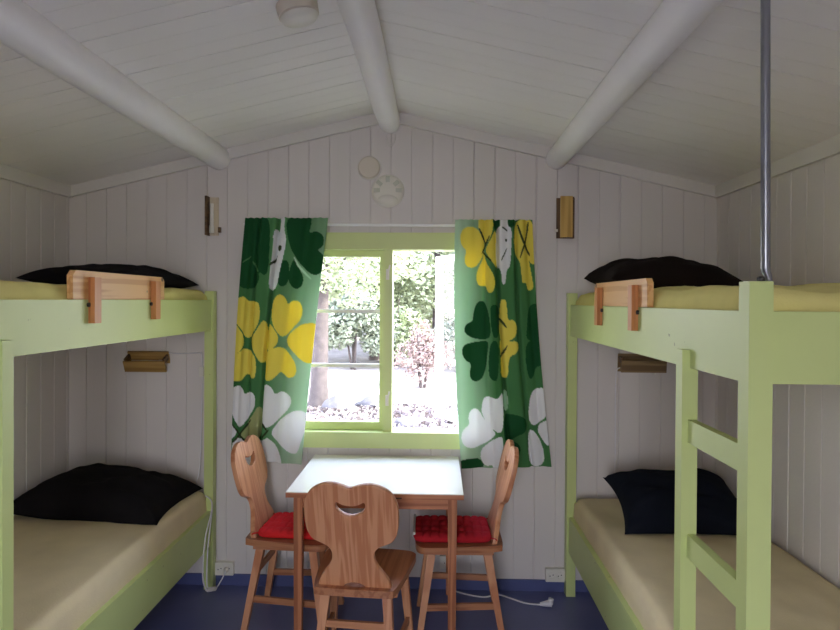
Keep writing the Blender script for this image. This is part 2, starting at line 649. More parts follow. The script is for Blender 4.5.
def sash(parent, name, w, z0, z1, mat, loc, rz, side):
    """one casement; x runs 0..w from the hinge (side = +1) or back (-1)"""
    e = bpy.data.objects.new(name, None)
    col.objects.link(e)
    e.parent = parent
    e.location = loc
    e.rotation_euler = (0, 0, rz)
    st = .036
    bm = BM()
    X = lambda a, b: (min(side * a, side * b), max(side * a, side * b))
    for a, b, c, d in ((0, st, z0, z1), (w - st, w, z0, z1), (st, w - st, z0, z0 + .045), (st, w - st, z1 - .036, z1)):
        x0, x1 = X(a, b)
        add_box(bm, x0, x1, -.02, .02, c, d)
    obj('sash_frame', bm, mat, e, bevel=.003)
    zz = (z0 + .045, z1 - .036)
    gz = [zz[0], zz[0] + (zz[1] - zz[0]) * .34, zz[0] + (zz[1] - zz[0]) * .67, zz[1]]
    for k in (1, 2):
        x0, x1 = X(st, w - st)
        obj('muntin', box(x0, x1, -.012, .012, gz[k] - .010, gz[k] + .010), M['sash_white'], e, bevel=.002)
    for k in range(3):
        x0, x1 = X(st, w - st)
        obj('pane', box(x0, x1, -.002, .002, gz[k] + (.008 if k else 0), gz[k + 1] - (.008 if k < 2 else 0)), M['glass'], e, smooth=None)
    return e


sash(win, 'fixed_sash', .503, .888, 1.913, M['winlime'], (-.793, .05, 0), 0, 1)
sash(win, 'open_sash', .475, .890, 1.911, M['sash_white'], (.223, .085, 0), -R(63), -1)
for z in (1.775, 1.065):
    bm = BM()
    add_box(bm, -.287, -.270, -.022, -.012, z - .03, z + .03)
    bar(bm, (-.279, -.028, z - .004), (-.264, -.034, z + .052), (.005, .004), (.004, .003), (0, 1, 0))
    obj('latch', bm, M['plastic'], win, bevel=.0015)

# ------------------------------------------------------------------ curtains
rod = empty('curtain_rod', (-.27, 3.472, 2.052))
tag(rod, 'thin white curtain rod above the window', 'curtain rod')
obj('rod', tube(BM(), [(-.82, 0, .002), (.80, 0, -.004)], .008, 12), M['rodwhite'], rod)
for x in (-.80, .78):
    obj('rod_bracket', box(x - .008, x + .008, -.004, .028, -.012, .012), M['plastic'], rod, bevel=.002)

GREEN, DARK, LIGHT = (98, 158, 98), (38, 96, 54), (204, 232, 204)
YEL, WHT, OLV, LINE = (248, 234, 104), (246, 247, 246), (186, 194, 134), (66, 80, 48)


def quad1(sx, sy, ox, oy, pts):
    return [(ox + x / sx, oy + y / sy) for x, y in pts]


A = lambda *p: quad1(4.846, 4.846, 225, 210, p)
B = lambda *p: quad1(4.846, 4.846, 225, 340, p)
Cc = lambda *p: quad1(4.846, 4.846, 445, 210, p)
D = lambda *p: quad1(4.664, 4.664, 445, 340, p)
left_print = [
    (DARK, A((60, 30), (150, 20), (212, 30), (208, 210), (200, 300), (180, 312), (158, 290), (160, 340), (130, 380), (60, 372), (30, 300), (40, 150))),
    (DARK, A((288, 20), (415, 20), (412, 70), (400, 110), (440, 95), (475, 120), (474, 170), (440, 190), (478, 215), (474, 290), (440, 315), (400, 300), (330, 222), (300, 150))),
    (DARK, A((330, 222), (350, 270), (378, 320), (370, 365), (345, 380), (320, 372), (296, 335), (308, 270))),
    (DARK, A((262, 245), (300, 235), (306, 290), (296, 360), (262, 368), (246, 330))),
    (WHT, A((252, 20), (290, 20), (283, 90), (292, 125), (288, 180), (262, 290), (248, 375), (215, 388), (203, 370), (214, 250), (224, 180), (226, 110), (238, 78), (256, 110), (262, 60))),
    (LINE, A((248, 168), (272, 165), (270, 192), (256, 196))),
    (LINE, A((205, 255), (250, 212), (254, 218), (210, 268))),
    (GREEN, A((74, 244), (120, 214), (122, 220), (76, 250))),
    (GREEN, A((132, 242), (160, 290), (152, 295), (126, 248))),
    (LIGHT, A((328, 218), (360, 270), (420, 330), (412, 334), (352, 280), (322, 222))),
    (YEL, A((20, 440), (62, 418), (84, 412), (108, 436), (134, 436), (162, 446), (162, 532), (134, 586), (106, 628), (60, 556), (20, 520))),
    (YEL, A((112, 630), (140, 590), (165, 546), (182, 528), (196, 545), (198, 640), (196, 720), (178, 742), (150, 722))),
    (YEL, B((30, 80), (66, 54), (96, 30), (132, 62), (146, 100), (142, 182), (122, 186), (104, 154), (82, 192), (50, 202), (25, 190))),
    (YEL, A((20, 545), (50, 548), (98, 634), (60, 690), (20, 720))),
    (YEL, A((226, 450), (246, 408), (274, 404), (292, 430), (296, 456), (322, 434), (354, 436), (378, 474), (368, 524), (328, 568), (276, 622), (240, 576), (222, 530))),
    (YEL, A((196, 560), (216, 540), (270, 628), (196, 700))),
    (YEL, A((284, 630), (330, 576), (380, 545), (440, 545), (470, 570), (460, 720), (420, 745), (380, 738), (332, 692))),
    (YEL, B((188, 62), (222, 40), (262, 28), (296, 48), (330, 90), (348, 142), (336, 176), (306, 184), (282, 164), (264, 152), (246, 172), (218, 196), (192, 194), (184, 130))),
    (WHT, B((20, 240), (44, 222), (70, 216), (90, 244), (92, 262), (116, 248), (140, 262), (144, 318), (116, 366), (68, 434), (40, 380), (20, 330))),
    (OLV, B((142, 346), (150, 326), (172, 322), (172, 420), (164, 478), (130, 488), (84, 476), (72, 448))),
    (WHT, B((174, 330), (180, 226), (200, 210), (226, 228), (240, 266), (268, 246), (304, 256), (324, 288), (312, 330), (270, 372), (206, 432), (184, 404), (170, 380))),
    (WHT, B((214, 458), (250, 400), (304, 356), (346, 338), (400, 350), (400, 420), (372, 480), (352, 552), (318, 554), (270, 510))),
    (WHT, B((20, 400), (60, 446), (30, 480), (20, 480))),
    (WHT, B((30, 490), (66, 466), (110, 500), (150, 500), (192, 480), (206, 470), (250, 520), (274, 572), (276, 610), (30, 620))),
    (LINE, B((172, 474), (206, 430), (214, 438), (176, 482))), (LINE, B((176, 388), (206, 438), (200, 442), (172, 402))),
    (LINE, B((30, 492), (66, 456), (120, 382), (126, 386), (70, 464), (36, 502))),
    (LINE, B((30, 400), (100, 490), (92, 496), (28, 410))),
]
right_print = [
    (YEL, Cc((68, 130), (84, 92), (120, 78), (156, 92), (176, 130), (192, 180), (176, 240), (150, 276), (120, 284), (96, 268), (92, 230), (104, 200), (78, 176))),
    (YEL, Cc((160, 40), (232, 40), (226, 110), (210, 150), (192, 178), (176, 130), (158, 84))),
    (YEL, Cc((192, 196), (216, 150), (240, 92), (252, 130), (256, 280), (240, 276), (216, 240))),
    (YEL, Cc((186, 202), (200, 260), (236, 320), (242, 370), (226, 404), (206, 402), (198, 366), (180, 372), (160, 366), (148, 330), (158, 286), (178, 250))),
    (WHT, Cc((262, 40), (300, 40), (302, 84), (320, 90), (318, 200), (314, 280), (296, 290), (292, 362), (274, 362), (270, 288), (250, 280), (246, 180), (248, 90), (266, 82))),
    (DARK, Cc((226, 40), (262, 40), (262, 80), (246, 100), (230, 92))),
    (DARK, Cc((300, 40), (336, 40), (330, 90), (304, 84))),
    (YEL, Cc((336, 80), (350, 50), (410, 44), (424, 90), (434, 200), (436, 272), (412, 262), (404, 240), (420, 330), (428, 380), (412, 396), (396, 390), (390, 350), (370, 362), (366, 300), (358, 250), (344, 230), (326, 160))),
    (LINE, Cc((352, 72), (376, 150), (414, 222), (406, 228), (368, 158), (344, 76))), (LINE, Cc((404, 60), (398, 130), (362, 240), (356, 236), (390, 126), (396, 60))),
    (LINE, Cc((168, 90), (198, 164), (192, 172), (160, 94))), (LINE, Cc((216, 130), (180, 216), (174, 210), (210, 126))), (LINE, Cc((184, 202), (226, 250), (222, 256), (178, 208))),
    (LINE, Cc((274, 80), (300, 100), (298, 108), (270, 88))), (LINE, Cc((300, 190), (272, 250), (268, 244), (296, 186))), (LINE, Cc((290, 140), (300, 145), (296, 158), (286, 152))),
    (DARK, Cc((136, 510), (148, 456), (176, 436), (202, 460), (218, 540), (222, 622), (180, 630), (120, 618), (90, 590), (100, 552), (136, 540))),
    (DARK, Cc((214, 470), (240, 456), (266, 480), (264, 620), (228, 622))),
    (DARK, D((86, 20), (150, 8), (206, 2), (200, 60), (192, 130), (176, 180), (150, 196), (122, 188), (116, 150), (124, 110), (96, 96), (78, 60))),
    (DARK, D((212, 4), (252, 4), (250, 186), (226, 192), (206, 170), (204, 100))),
    (YEL, Cc((266, 440), (284, 432), (298, 446), (302, 540), (330, 530), (348, 566), (340, 620), (300, 640), (266, 640))),
    (YEL, D((252, 0), (292, 0), (300, 8), (336, 4), (344, 40), (330, 66), (304, 76), (296, 110), (296, 170), (278, 182), (260, 168), (262, 80))),
    (LINE, Cc((266, 520), (300, 566), (298, 578), (264, 536))), (LINE, D((258, 78), (290, 22), (292, 34), (262, 92))),
    (DARK, Cc((400, 480), (430, 450), (480, 470), (490, 640), (390, 640), (396, 560))),
    (DARK, D((376, 0), (470, 0), (470, 128), (442, 120), (424, 130), (410, 182), (390, 180), (374, 100))),
    (WHT, D((272, 240), (276, 420), (250, 436), (214, 402), (184, 366), (172, 330), (178, 276), (196, 260), (222, 268), (244, 276), (258, 262))),
    (WHT, D((248, 442), (216, 404), (184, 366), (164, 330), (144, 318), (118, 328), (110, 366), (120, 390), (84, 418), (78, 456), (92, 492), (130, 506), (170, 492))),
    (WHT, D((276, 450), (276, 600), (232, 604), (222, 576), (196, 590), (166, 550), (178, 496), (250, 450))),
    (DARK, D((276, 346), (330, 346), (370, 360), (386, 392), (376, 430), (330, 450), (296, 480), (276, 460))),
    (DARK, D((296, 478), (330, 470), (352, 492), (354, 524), (336, 546), (300, 540))),
    (LIGHT, D((272, 240), (292, 232), (300, 330), (278, 340))),
    (WHT, D((392, 300), (402, 246), (432, 222), (480, 226), (490, 340), (416, 408), (390, 370))),
    (WHT, D((390, 420), (414, 418), (448, 470), (468, 530), (462, 586), (390, 590))),
    (WHT, D((424, 410), (480, 362), (496, 420), (486, 500), (460, 470))),
    (DARK, D((46, 360), (64, 380), (68, 470), (50, 480))),
    (DARK, D((58, 560), (160, 546), (190, 580), (176, 600), (60, 600))),
]


def in_poly(px, py, poly):
    inside = np.zeros(px.shape, bool)
    n = len(poly)
    for i in range(n):
        x0, y0 = poly[i]
        x1, y1 = poly[(i + 1) % n]
        if y0 == y1: continue
        c = ((y0 > py) != (y1 > py)) & (px < (x1 - x0) * (py - y0) / (y1 - y0) + x0)
        inside ^= c
    return inside


def curtain(label, lx, rx, ztop, zbl, zbr, folds, prints, window_glow, seed):
    """lx, rx: (top, middle, bottom) of the left and right edge; prints lie in fabric units"""
    root = empty('curtain', ((lx[0] + rx[0]) / 2, 3.420, zbl))
    tag(root, label, 'curtain', 'clover print curtains at the window')
    NU, NV = 150, 330
    S, Tt = np.meshgrid(np.linspace(0, 1, NU + 1), np.linspace(0, 1, NV + 1))

    def edge(e, t):
        return e[0] * (1 - t) * (1 - 2 * t) + 4 * e[1] * t * (1 - t) + e[2] * t * (2 * t - 1)
    L, Rr = edge(lx, Tt), edge(rx, Tt)
    X = L + (Rr - L) * S
    Z = ztop + ((zbl + (zbr - zbl) * S) - ztop) * Tt
    Y = np.full_like(X, 3.420)
    for (c, w, a) in folds:
        cc = c + .012 * np.sin(Tt * 4 + c * 20)
        Y += a * (1 - .35 * Tt) * np.exp(-((S - cc) / w) ** 2)
    Y += .006 * np.sin(S * 46 + seed) * np.clip(1 - Tt * 3, 0, 1) + .007 * np.sin(S * 19 + Tt * 2 + seed)
    Y -= .012 * Tt
    Y = np.minimum(Y, 3.4635)
    Z = Z + np.where(Tt < .02, .0015 * np.sin(S * 90 + seed), 0)
    # measure of the print: 0.00552 m a unit from the window's eye line
    px = 437 + X / .005516
    py = 300.5 - (Z - EYE) / .005516 + .0115 * (px - 437)
    base = np.array(s2l(GREEN)); light = np.array(s2l(LIGHT)); shade_green = np.array(s2l((52, 112, 58)))
    rng = np.clip(window_glow(S, Tt), -1, 1)[..., None]  # base green painted lighter for window glow, darker for fold shade
    C = np.where(rng > 0, base + (light - base) * rng, base + (shade_green - base) * (-rng))
    for c, poly in prints:
        q = in_poly(px, py, chaikin(poly, 2))
        C[q] = np.array(s2l(c))
    verts = np.stack([X - root.location.x, Y - root.location.y, Z - root.location.z], -1).reshape(-1, 3)
    idx = np.arange((NU + 1) * (NV + 1)).reshape(NV + 1, NU + 1)
    faces = np.stack([idx[:-1, :-1], idx[:-1, 1:], idx[1:, 1:], idx[1:, :-1]], -1).reshape(-1, 4)
    me = bpy.data.meshes.new('curtain_cloth')
    me.from_pydata(verts.tolist(), [], faces.tolist())
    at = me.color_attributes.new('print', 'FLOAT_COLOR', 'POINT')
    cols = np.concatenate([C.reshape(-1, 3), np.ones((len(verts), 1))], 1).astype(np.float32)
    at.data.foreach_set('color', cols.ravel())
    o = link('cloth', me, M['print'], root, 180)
    so = o.modifiers.new('thickness', 'SOLIDIFY')
    so.thickness = .0025
    so.offset = 0
    # gathered heading on the rod
    bm = BM()
    pts = []
    for k in range(120):
        s = k / 119
        pts.append((lx[0] + (rx[0] - lx[0]) * s - root.location.x, .008 + .002 * sin(k * 1.9), 2.058 - root.location.z + .002 * sin(k * 2.3 + seed)))
    return root


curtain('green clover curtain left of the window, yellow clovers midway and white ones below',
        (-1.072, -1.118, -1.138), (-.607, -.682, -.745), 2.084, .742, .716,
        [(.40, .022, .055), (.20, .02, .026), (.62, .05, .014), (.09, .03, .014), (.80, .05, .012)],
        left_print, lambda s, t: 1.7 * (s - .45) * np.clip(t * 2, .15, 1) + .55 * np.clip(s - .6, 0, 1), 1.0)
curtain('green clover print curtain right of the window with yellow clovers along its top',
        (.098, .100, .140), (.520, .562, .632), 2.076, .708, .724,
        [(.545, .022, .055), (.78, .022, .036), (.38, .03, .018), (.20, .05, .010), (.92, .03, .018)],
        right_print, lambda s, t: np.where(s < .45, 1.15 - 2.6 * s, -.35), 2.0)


# ------------------------------------------------------------------ bunk beds
def bunk(x0, s, label, sy=1.862, dz=0.0, W=.825):
    root = empty('bunk_bed', (x0, 0, 0))
    tag(root, label, 'bunk bed', 'lime green bunk beds')
    f, e = M['lime'], M['limechip']

    def bx(name, u0, u1, y0, y1, z0, z1, m=f, bev=.004):
        return obj(name, box(s * u0, s * u1, y0, y1, z0, z1), m, root, bevel=bev)
    bx('post', 0, .055, 1.455, 1.505, 0, 1.685 + dz, e, .007)              # front post by the ladder
    bx('post', W - .05, W, 1.455, 1.505, 0, 1.685)
    bx('post', 0, .05, 3.430, 3.482, 0, 1.675, e, .006)
    for nm, z0, z1 in (('upper_side_rail', 1.445 + dz, 1.615 + dz), ('lower_side_rail', .245, .442)):
        bx(nm, .012, .037, 1.505, 3.430, z0, z1, e)
        bx(nm, W - .030, W - .005, 1.505, 3.430, z0, z0 + .099)
        bx('end_board', .055, W - .05, 1.472, 1.497, z0, z1)
        bx('end_board', .05, W - .005, 3.445, 3.470, z0, z1)
        bx('slat_base', .040, W - .006, 1.510, 3.425, z0 + .10, z0 + .115, M['lampwood'], 0)
    # ladder: notched stile hooked under the upper rail, rungs run to the front post
    bm = BM()
    prism(bm, [(s * -.011, 0), (s * .034, 0), (s * .034, 1.444 + dz), (s * .0115, 1.444 + dz), (s * .0115, 1.497 + dz), (s * -.011, 1.497 + dz)], 'Y', sy - .047, sy)
    obj('ladder_stile', bm, e, root, bevel=.003)
    for z in (1.289, .957, .625, .293):
        bx('ladder_rung', .006, .030, 1.505, sy - .047, z - .066, z, f, .003)
    return root


bunk(.722, 1, 'lime green bunk bed on the right with a steel pole on its front post', 1.862, -.006)
bunk(-1.249, -1, 'lime green bunk bed on the left', 1.779, .010, .853)


def mattress(name_label, x0, x1, y0, y1, z0, z1, mat, seed, group, wr=.006, dip=.0):
    NX, NY = 44, 90
    cx, cy = (x0 + x1) / 2, (y0 + y1) / 2
    bm = BM()
    hx, hy, h = (x1 - x0) / 2, (y1 - y0) / 2, z1 - z0
    top = {}
    for i in range(NX + 1):
        for j in range(NY + 1):
            u, v = -1 + 2 * i / NX, -1 + 2 * j / NY
            x, y = u * hx, v * hy
            ex, ey = hx - abs(x), hy - abs(y)
            r = .035
            dx, dy = max(0, r - ex), max(0, r - ey)
            drop = r - math.sqrt(max(0, r * r - min(r * r, dx * dx + dy * dy)))
            fold = abs(noise2(x * 5 + y * 3.5 + seed, y * 1.6 - x * 2 + seed))
            z = h - drop + wr * (noise2(x * 4 + seed, y * 2.6) * 1.2 + 1.1 * (.25 - fold)) + wr * .5 * noise2(x * 16, y * 9 + seed)
            z -= dip * (1 - u * u) * (1 - v * v)
            top[i, j] = bm.verts.new((x, y, z))
    for i in range(NX):
        for j in range(NY):
            bm.faces.new((top[i, j], top[i + 1, j], top[i + 1, j + 1], top[i, j + 1]))
    ring = [(i, 0) for i in range(NX)] + [(NX, j) for j in range(NY)] + [(i, NY) for i in range(NX, 0, -1)] + [(0, j) for j in range(NY, 0, -1)]
    prev = [top[k] for k in ring]
    for lv in (.55, .25, 0):
        cur = []
        for k, v in zip(ring, [top[k] for k in ring]):
            bulge = .004 * sin(lv * pi) + wr * .6 * noise2(k[0] * .8 + lv * 5, k[1] * .8 + seed)
            n = Vector((v.co.x / hx, v.co.y / hy, 0))
            n = Vector((math.copysign(1, n.x) if abs(n.x) > .999 else 0, math.copysign(1, n.y) if abs(n.y) > .999 else 0, 0))
            cur.append(bm.verts.new((v.co.x + n.x * bulge * (lv > 0), v.co.y + n.y * bulge * (lv > 0), (h - .035) * lv)))
        for a in range(len(ring)):
            b = (a + 1) % len(ring)
            bm.faces.new((prev[a], cur[a], cur[b], prev[b]))
        prev = cur
    bm.faces.new(prev)
    o = obj('mattress', bm, mat, None, 60)
    o.location = (cx, cy, z0)
    tag(o, name_label, 'mattress', group)
    return o


G = 'sheeted mattresses on the bunk beds'
mattress('pale yellow sheeted mattress on the lower bunk of the left bed', -2.088, -1.287, 1.515, 3.425, .361, .562, M['sheet'], 3, G, .010)
mattress('pale yellow sheeted mattress on the lower bunk of the right bed', .763, 1.533, 1.515, 3.425, .361, .556, M['sheet'], 8, G, .012)
mattress('yellow sheeted mattress on the upper bunk of the left bed', -2.065, -1.287, 1.515, 3.425, 1.571, 1.682, M['sheet_green'], 5, G, .018)
mattress('yellow sheeted mattress on the upper bunk of the right bed', .763, 1.510, 1.515, 3.425, 1.555, 1.668, M['sheet_green'], 12, G, .028)


def pillow(label, loc, rot, w, d, h, mat, seed, ears=.05):
    N = 40
    bm = BM()
    vt, vb = {}, {}
    for i in range(N + 1):
        for j in range(N + 1):
            u, v = -1 + 2 * i / N, -1 + 2 * j / N
            pin = 1 + ears * (abs(u * v) ** 3) - .07 * (1 - abs(v) ** 2) * abs(u) ** 4 - .07 * (1 - abs(u) ** 2) * abs(v) ** 4
            x, y = u * w / 2 * pin, v * d / 2 * pin
            t = ((1 - abs(u) ** 2.6) * (1 - abs(v) ** 2.6))
            t = max(0, t) ** .45
            wv = 1 + .28 * noise2(u * 2.2 + seed, v * 2.2) + .14 * noise2(u * 6, v * 6 + seed)
            zt = h * .72 * t * wv
            zb = -h * .28 * t
            wob = .012 * noise2(u * 2 + seed * 3, v * 2)
            vt[i, j] = bm.verts.new((x, y, zt + wob))
            if 0 < i < N and 0 < j < N: vb[i, j] = bm.verts.new((x, y, zb + wob))
            else: vb[i, j] = vt[i, j]
    for i in range(N):
        for j in range(N):
            bm.faces.new((vt[i, j], vt[i + 1, j], vt[i + 1, j + 1], vt[i, j + 1]))
            q = []
            for k in ((i, j), (i, j + 1), (i + 1, j + 1), (i + 1, j)):
                if vb[k] not in q: q.append(vb[k])
            if len(q) >= 3:
                try: bm.faces.new(q)
                except ValueError: pass
    o = obj('pillow', bm, mat, None, 180)
    o.rotation_euler = rot
    o.location = loc
    tag(o, label, 'pillow', 'dark pillows on the bunks')
    return o


pillow('black pillow lying on the lower bunk of the left bed', (-1.690, 3.14, .592), (R(2), R(3), R(-2)), .75, .50, .20, M['black'], 2)
pillow('flat black pillow on the upper bunk of the left bed', (-1.665, 3.15, 1.714), (R(1), R(2), R(-2)), .68, .52, .125, M['black'], 5, .0)
pillow('plump brownish black pillow on the upper bunk of the right bed', (1.095, 3.08, 1.722), (R(2), R(3), R(2)), .63, .50, .165, M['brownblack'], 9, .0)
pillow('navy black pillow on the lower bunk of the right bed', (1.185, 3.07, .634), (R(15), R(-1), R(-3)), .59, .46, .18, M['navy'], 13)


def guard(x0, s, label, yc, z):
    """board standing on the upper rail, held by two battens hung over its outer face; x0 is the outer face of the rail"""
    root = empty('bed_guard', (x0, yc, z))
    tag(root, label, 'bed guard', 'pine bed guards on the upper bunks')
    c = .018
    pr = [(-.36, .002), (.36, .002), (.36, .104 - c), (.36 - c, .104), (-.36 + c, .104), (-.36, .104 - c)]
    obj('guard_board', prism(BM(), pr, 'X', s * .001, s * .023), M['guard'], root, bevel=.003)
    for y in (-.245, .245):
        b = obj('guard_batten', box(s * -.024, s * 0.0, y - .022, y + .022, -.085, .082), M['guard_bar'], root, bevel=.006)
        bm = lathe(BM(), [(0, 0), (.008, 0), (.008, .008), (0, .010)], 12, 'X', (s * -.012 if 0 else 0, y - .026, -.018))
        bb = obj('bolt', bm, M['bolt'], b)
        bb.scale = (-s, 1, 1)
    return root


guard(-1.2612, -1, 'knotty pine bed guard with two battens on the left bed', 2.475, 1.625)
guard(.7335, 1, 'knotty pine bed guard with two battens on the right bed', 2.55, 1.609)

# ------------------------------------------------------------------ steel pole
pole = empty('support_pole', (.772, 1.482, 1.680))
tag(pole, 'bare steel pole running from the right bed post up to the ceiling', 'pole')
zt = ceil_z(.768) - 1.680
obj('pipe', tube(BM(), [(0, 0, .03), (-.008, 0, zt)], .0105, 20), M['steel'], pole)
bm = BM()
tube(bm, [(0, 0, .034), (.002, 0, .022), (.006, 0, .012), (.009, 0, .0)], [.0105, .0095, .008, .007], 16)
obj('flattened_foot', bm, M['steel'], pole)
obj('screw', lathe(BM(), [(0, 0), (.009, 0), (.009, .008), (.004, .011), (0, .011)], 12, 'Z', (-.012, -.004, 0)), M['bolt'], pole)

# ------------------------------------------------------------------ table
TX0, TX1, TY0, TY1, TZ = -.686, .127, 2.805, 3.493, .752
tab = empty('dining_table', ((TX0 + TX1) / 2, (TY0 + TY1) / 2, 0))
tag(tab, 'small pine table with a white top standing under the window', 'table')
hx, hy = (TX1 - TX0) / 2, (TY1 - TY0) / 2
top = obj('tabletop', box(-hx, hx, -hy, hy, TZ - .026, TZ - .004), M['table_x'], tab, bevel=.003)
sf = obj('white_surface', box(-hx + .001, hx - .001, -hy + .001, hy - .001, TZ - .0045, TZ), M['laminate'], top, bevel=.001)
sf['label'] = 'white laminate surface'
for sx in (-1, 1):
    for sy in (-1, 1):
        bm = BM()
        X, Yy = sx * (hx - .050), sy * (hy - .055)
        bar(bm, (X, Yy, 0), (X, Yy, TZ - .026), (.017, .017), (.021, .021), (0, 1, 0))
        obj('leg', bm, M['table'], tab, bevel=.003)
for sy in (-1, 1):
    obj('apron', box(-hx + .071, hx - .071, sy * (hy - .062), sy * (hy - .044), TZ - .085, TZ - .0265), M['table_x'], tab, bevel=.002)
for sx in (-1, 1):
    obj('apron', box(sx * (hx - .058), sx * (hx - .040), -hy + .076, hy - .076, TZ - .085, TZ - .0265), M['table_x'], tab, bevel=.002)
obj('slide_slot', box(.085, .125, -hy - .0006, -hy + .002, TZ - .0235, TZ - .0185), M['dark'], tab, smooth=None)

# ------------------------------------------------------------------ chairs
SZ = .468


def make_chair(label):
    root = empty('dining_chair', (0, 0, 0))
    tag(root, label, 'chair', 'carved pine chairs around the table')
    k = .000985
    half = [(136, 462), (137, 448), (130, 425), (112, 396), (92, 368), (80, 340), (80, 312), (92, 291), (118, 277), (147, 262), (164, 235), (171, 200), (173, 150),
            (168, 110), (147, 72), (107, 48), (70, 41), (36, 47), (0, 58)]
    right = [(w * k * 1.11, (462 - y) * k * 1.135) for w, y in half]
    outline = right + [(-x, y) for x, y in right[-2::-1]]
    # the arch cut into the lower edge
    arch = [(-50 * k, 0)] + [(-50 * k * cos(a), 31 * k * sin(a)) for a in [pi * q / 12 for q in range(1, 12)]] + [(50 * k, 0)]
    base_l, base_r = outline[-1], outline[0]
    body = chaikin(outline[1:-1], 0)
    sm = []
    pts = outline
    P = [pts[0]] + pts + [pts[-1]]
    for i in range(1, len(P) - 2):
        p0, p1, p2, p3 = P[i - 1:i + 3]
        for j in range(4):
            t = j / 4
            sm.append(tuple(.5 * (2 * p1[c] + (p2[c] - p0[c]) * t + (2 * p0[c] - 5 * p1[c] + 4 * p2[c] - p3[c]) * t * t + (3 * p1[c] - p0[c] - 3 * p2[c] + p3[c]) * t ** 3) for c in (0, 1)))
    sm.append(pts[-1])
    edge = sm + arch
    bean = chaikin([((x - 199) * k * 1.1, (462 - y) * k * 1.135) for x, y in ((146, 108), (165, 122), (198, 128), (231, 121), (250, 107), (256, 128), (240, 155), (200, 170), (158, 157), (141, 132))], 2)
    me = cutout_mesh('backrest', [edge, bean], .012, .003)
    o = link('backrest', me, M['chair'], root, 40)
    # the grain runs up the board, the board leans back
    me.transform(Matrix.Translation((0, -.160, SZ - .010)) @ Matrix.Rotation(R(90 + 13.5), 4, 'X'))
    # saddle seat
    sp = chaikin([(-.145, -.205), (.145, -.205), (.172, -.190), (.212, .150), (.205, .195), (.150, .220), (-.150, .220), (-.205, .195), (-.212, .150), (-.172, -.190)], 2)
    bm = prism(BM(), sp, 'Z', SZ - .030, SZ)
    obj('seat', bm, M['chair_y'], root, bevel=.009)
    for sx in (-1, 1):
        bm = box(sx * .060, sx * .172, -.155, .165, SZ - .046, SZ - .0302)
        obj('seat_batten', bm, M['chair_y'], root, bevel=.003)
    tops = {(-1, -1): (-.128, -.130), (1, -1): (.128, -.130), (-1, 1): (-.155, .14), (1, 1): (.155, .14)}
    feet = {(-1, -1): (-.165, -.205), (1, -1): (.165, -.205), (-1, 1): (-.190, .200), (1, 1): (.190, .200)}
    zt = SZ - .046

    def at(kk, z):
        a, b = tops[kk], feet[kk]
        t = 1 - z / zt
        return (a[0] + (b[0] - a[0]) * t, a[1] + (b[1] - a[1]) * t, z)
    for kk in tops:
        bm = BM()
        bar(bm, at(kk, 0.002), at(kk, zt), (.0135, .0135), (.019, .019), (0, 1, 0))
        obj('leg', bm, M['chair'], root, bevel=.004)
    for sx in (-1, 1):
        bm = BM()
        a, b = Vector(at((sx, -1), 0.172)), Vector(at((sx, 1), 0.172))
        bar(bm, a, b, (.008, .015), (.008, .015), (0, 0, 1))
        obj('stretcher', bm, M['chair_y'], root, bevel=.003)
    bm = BM()
    bar(bm, at((-1, -1), .30), at((1, -1), .30), (.008, .014), (.008, .014), (0, 0, 1))
    obj('stretcher', bm, M['chair_x'], root, bevel=.003)
    return root


chair = make_chair('pine chair with its back to the camera and a bare seat, before the table')
chair.location = (-.312, 2.672, 0)
chair.rotation_euler.z = R(-5)
c2 = copy_tree(chair)
c2['label'] = 'pine chair at the left side of the table with a red waffle cushion'
c2.location = (-.715, 3.125, 0)
c2.rotation_euler.z = R(-94)
c3 = copy_tree(chair)
c3['label'] = 'pine chair at the right side of the table with a crimson cushion'
c3.location = (.118, 3.110, 0)
c3.rotation_euler.z = R(91)


def cushion(label, loc, rz, w, d, h, mat, cells, piping=None):
    root = empty('seat_cushion', loc, rz)
    tag(root, label, 'cushion', 'red cushions on the side chairs')
    NX, NY = 72, 72
    bm = BM()
    vt, vb = {}, {}
    for i in range(NX + 1):
        for j in range(NY + 1):
            u, v = -1 + 2 * i / NX, -1 + 2 * j / NY
            rr = (abs(u) ** 9 + abs(v) ** 9) ** (1 / 9)
            m = max(abs(u), abs(v))
            f = m / rr if rr > 0 else 1
            x, y = u * f * w / 2, v * f * d / 2
            prof = (1 - m ** 14) ** .5 if m < 1 else 0
            cell = abs(sin((u + 1) * pi * cells[0] / 2)) * abs(sin((v + 1) * pi * cells[1] / 2))
            zt = h * .5 + h * .5 * prof * (.5 + .5 * cell ** .4)
            zb = h * .5 - h * .5 * prof
            vt[i, j] = bm.verts.new((x, y, zt))
            vb[i, j] = bm.verts.new((x, y, zb)) if m < 1 else vt[i, j]
    for i in range(NX):
        for j in range(NY):
            bm.faces.new((vt[i, j], vt[i + 1, j], vt[i + 1, j + 1], vt[i, j + 1]))
            q = []
            for kk in ((i, j), (i, j + 1), (i + 1, j + 1), (i + 1, j)):
                if vb[kk] not in q: q.append(vb[kk])
            try: bm.faces.new(q)
            except ValueError: pass
    obj('pad', bm, mat, root, 180)
    if piping:
        pp = obj('piping', tube(BM(), spline([(w * .44, d * .487, h * .93), (0, d * .492, h * .95), (-w * .44, d * .487, h * .93)], 8), .006, 10), M['sash_white'], root)
        pp['label'] = 'white piping'
    # tie strings at the back corners
    for sx in (-1, 1):
        pts = spline([(sx * w * .42, -d * .46, h * .5), (sx * w * .47, -d * .53, h * .55), (sx * w * .44, -d * .555, h * .3), (sx * w * .40, -d * .53, h * .55)], 5)
        obj('tie', tube(BM(), pts, .003, 8), mat, root)
    return root


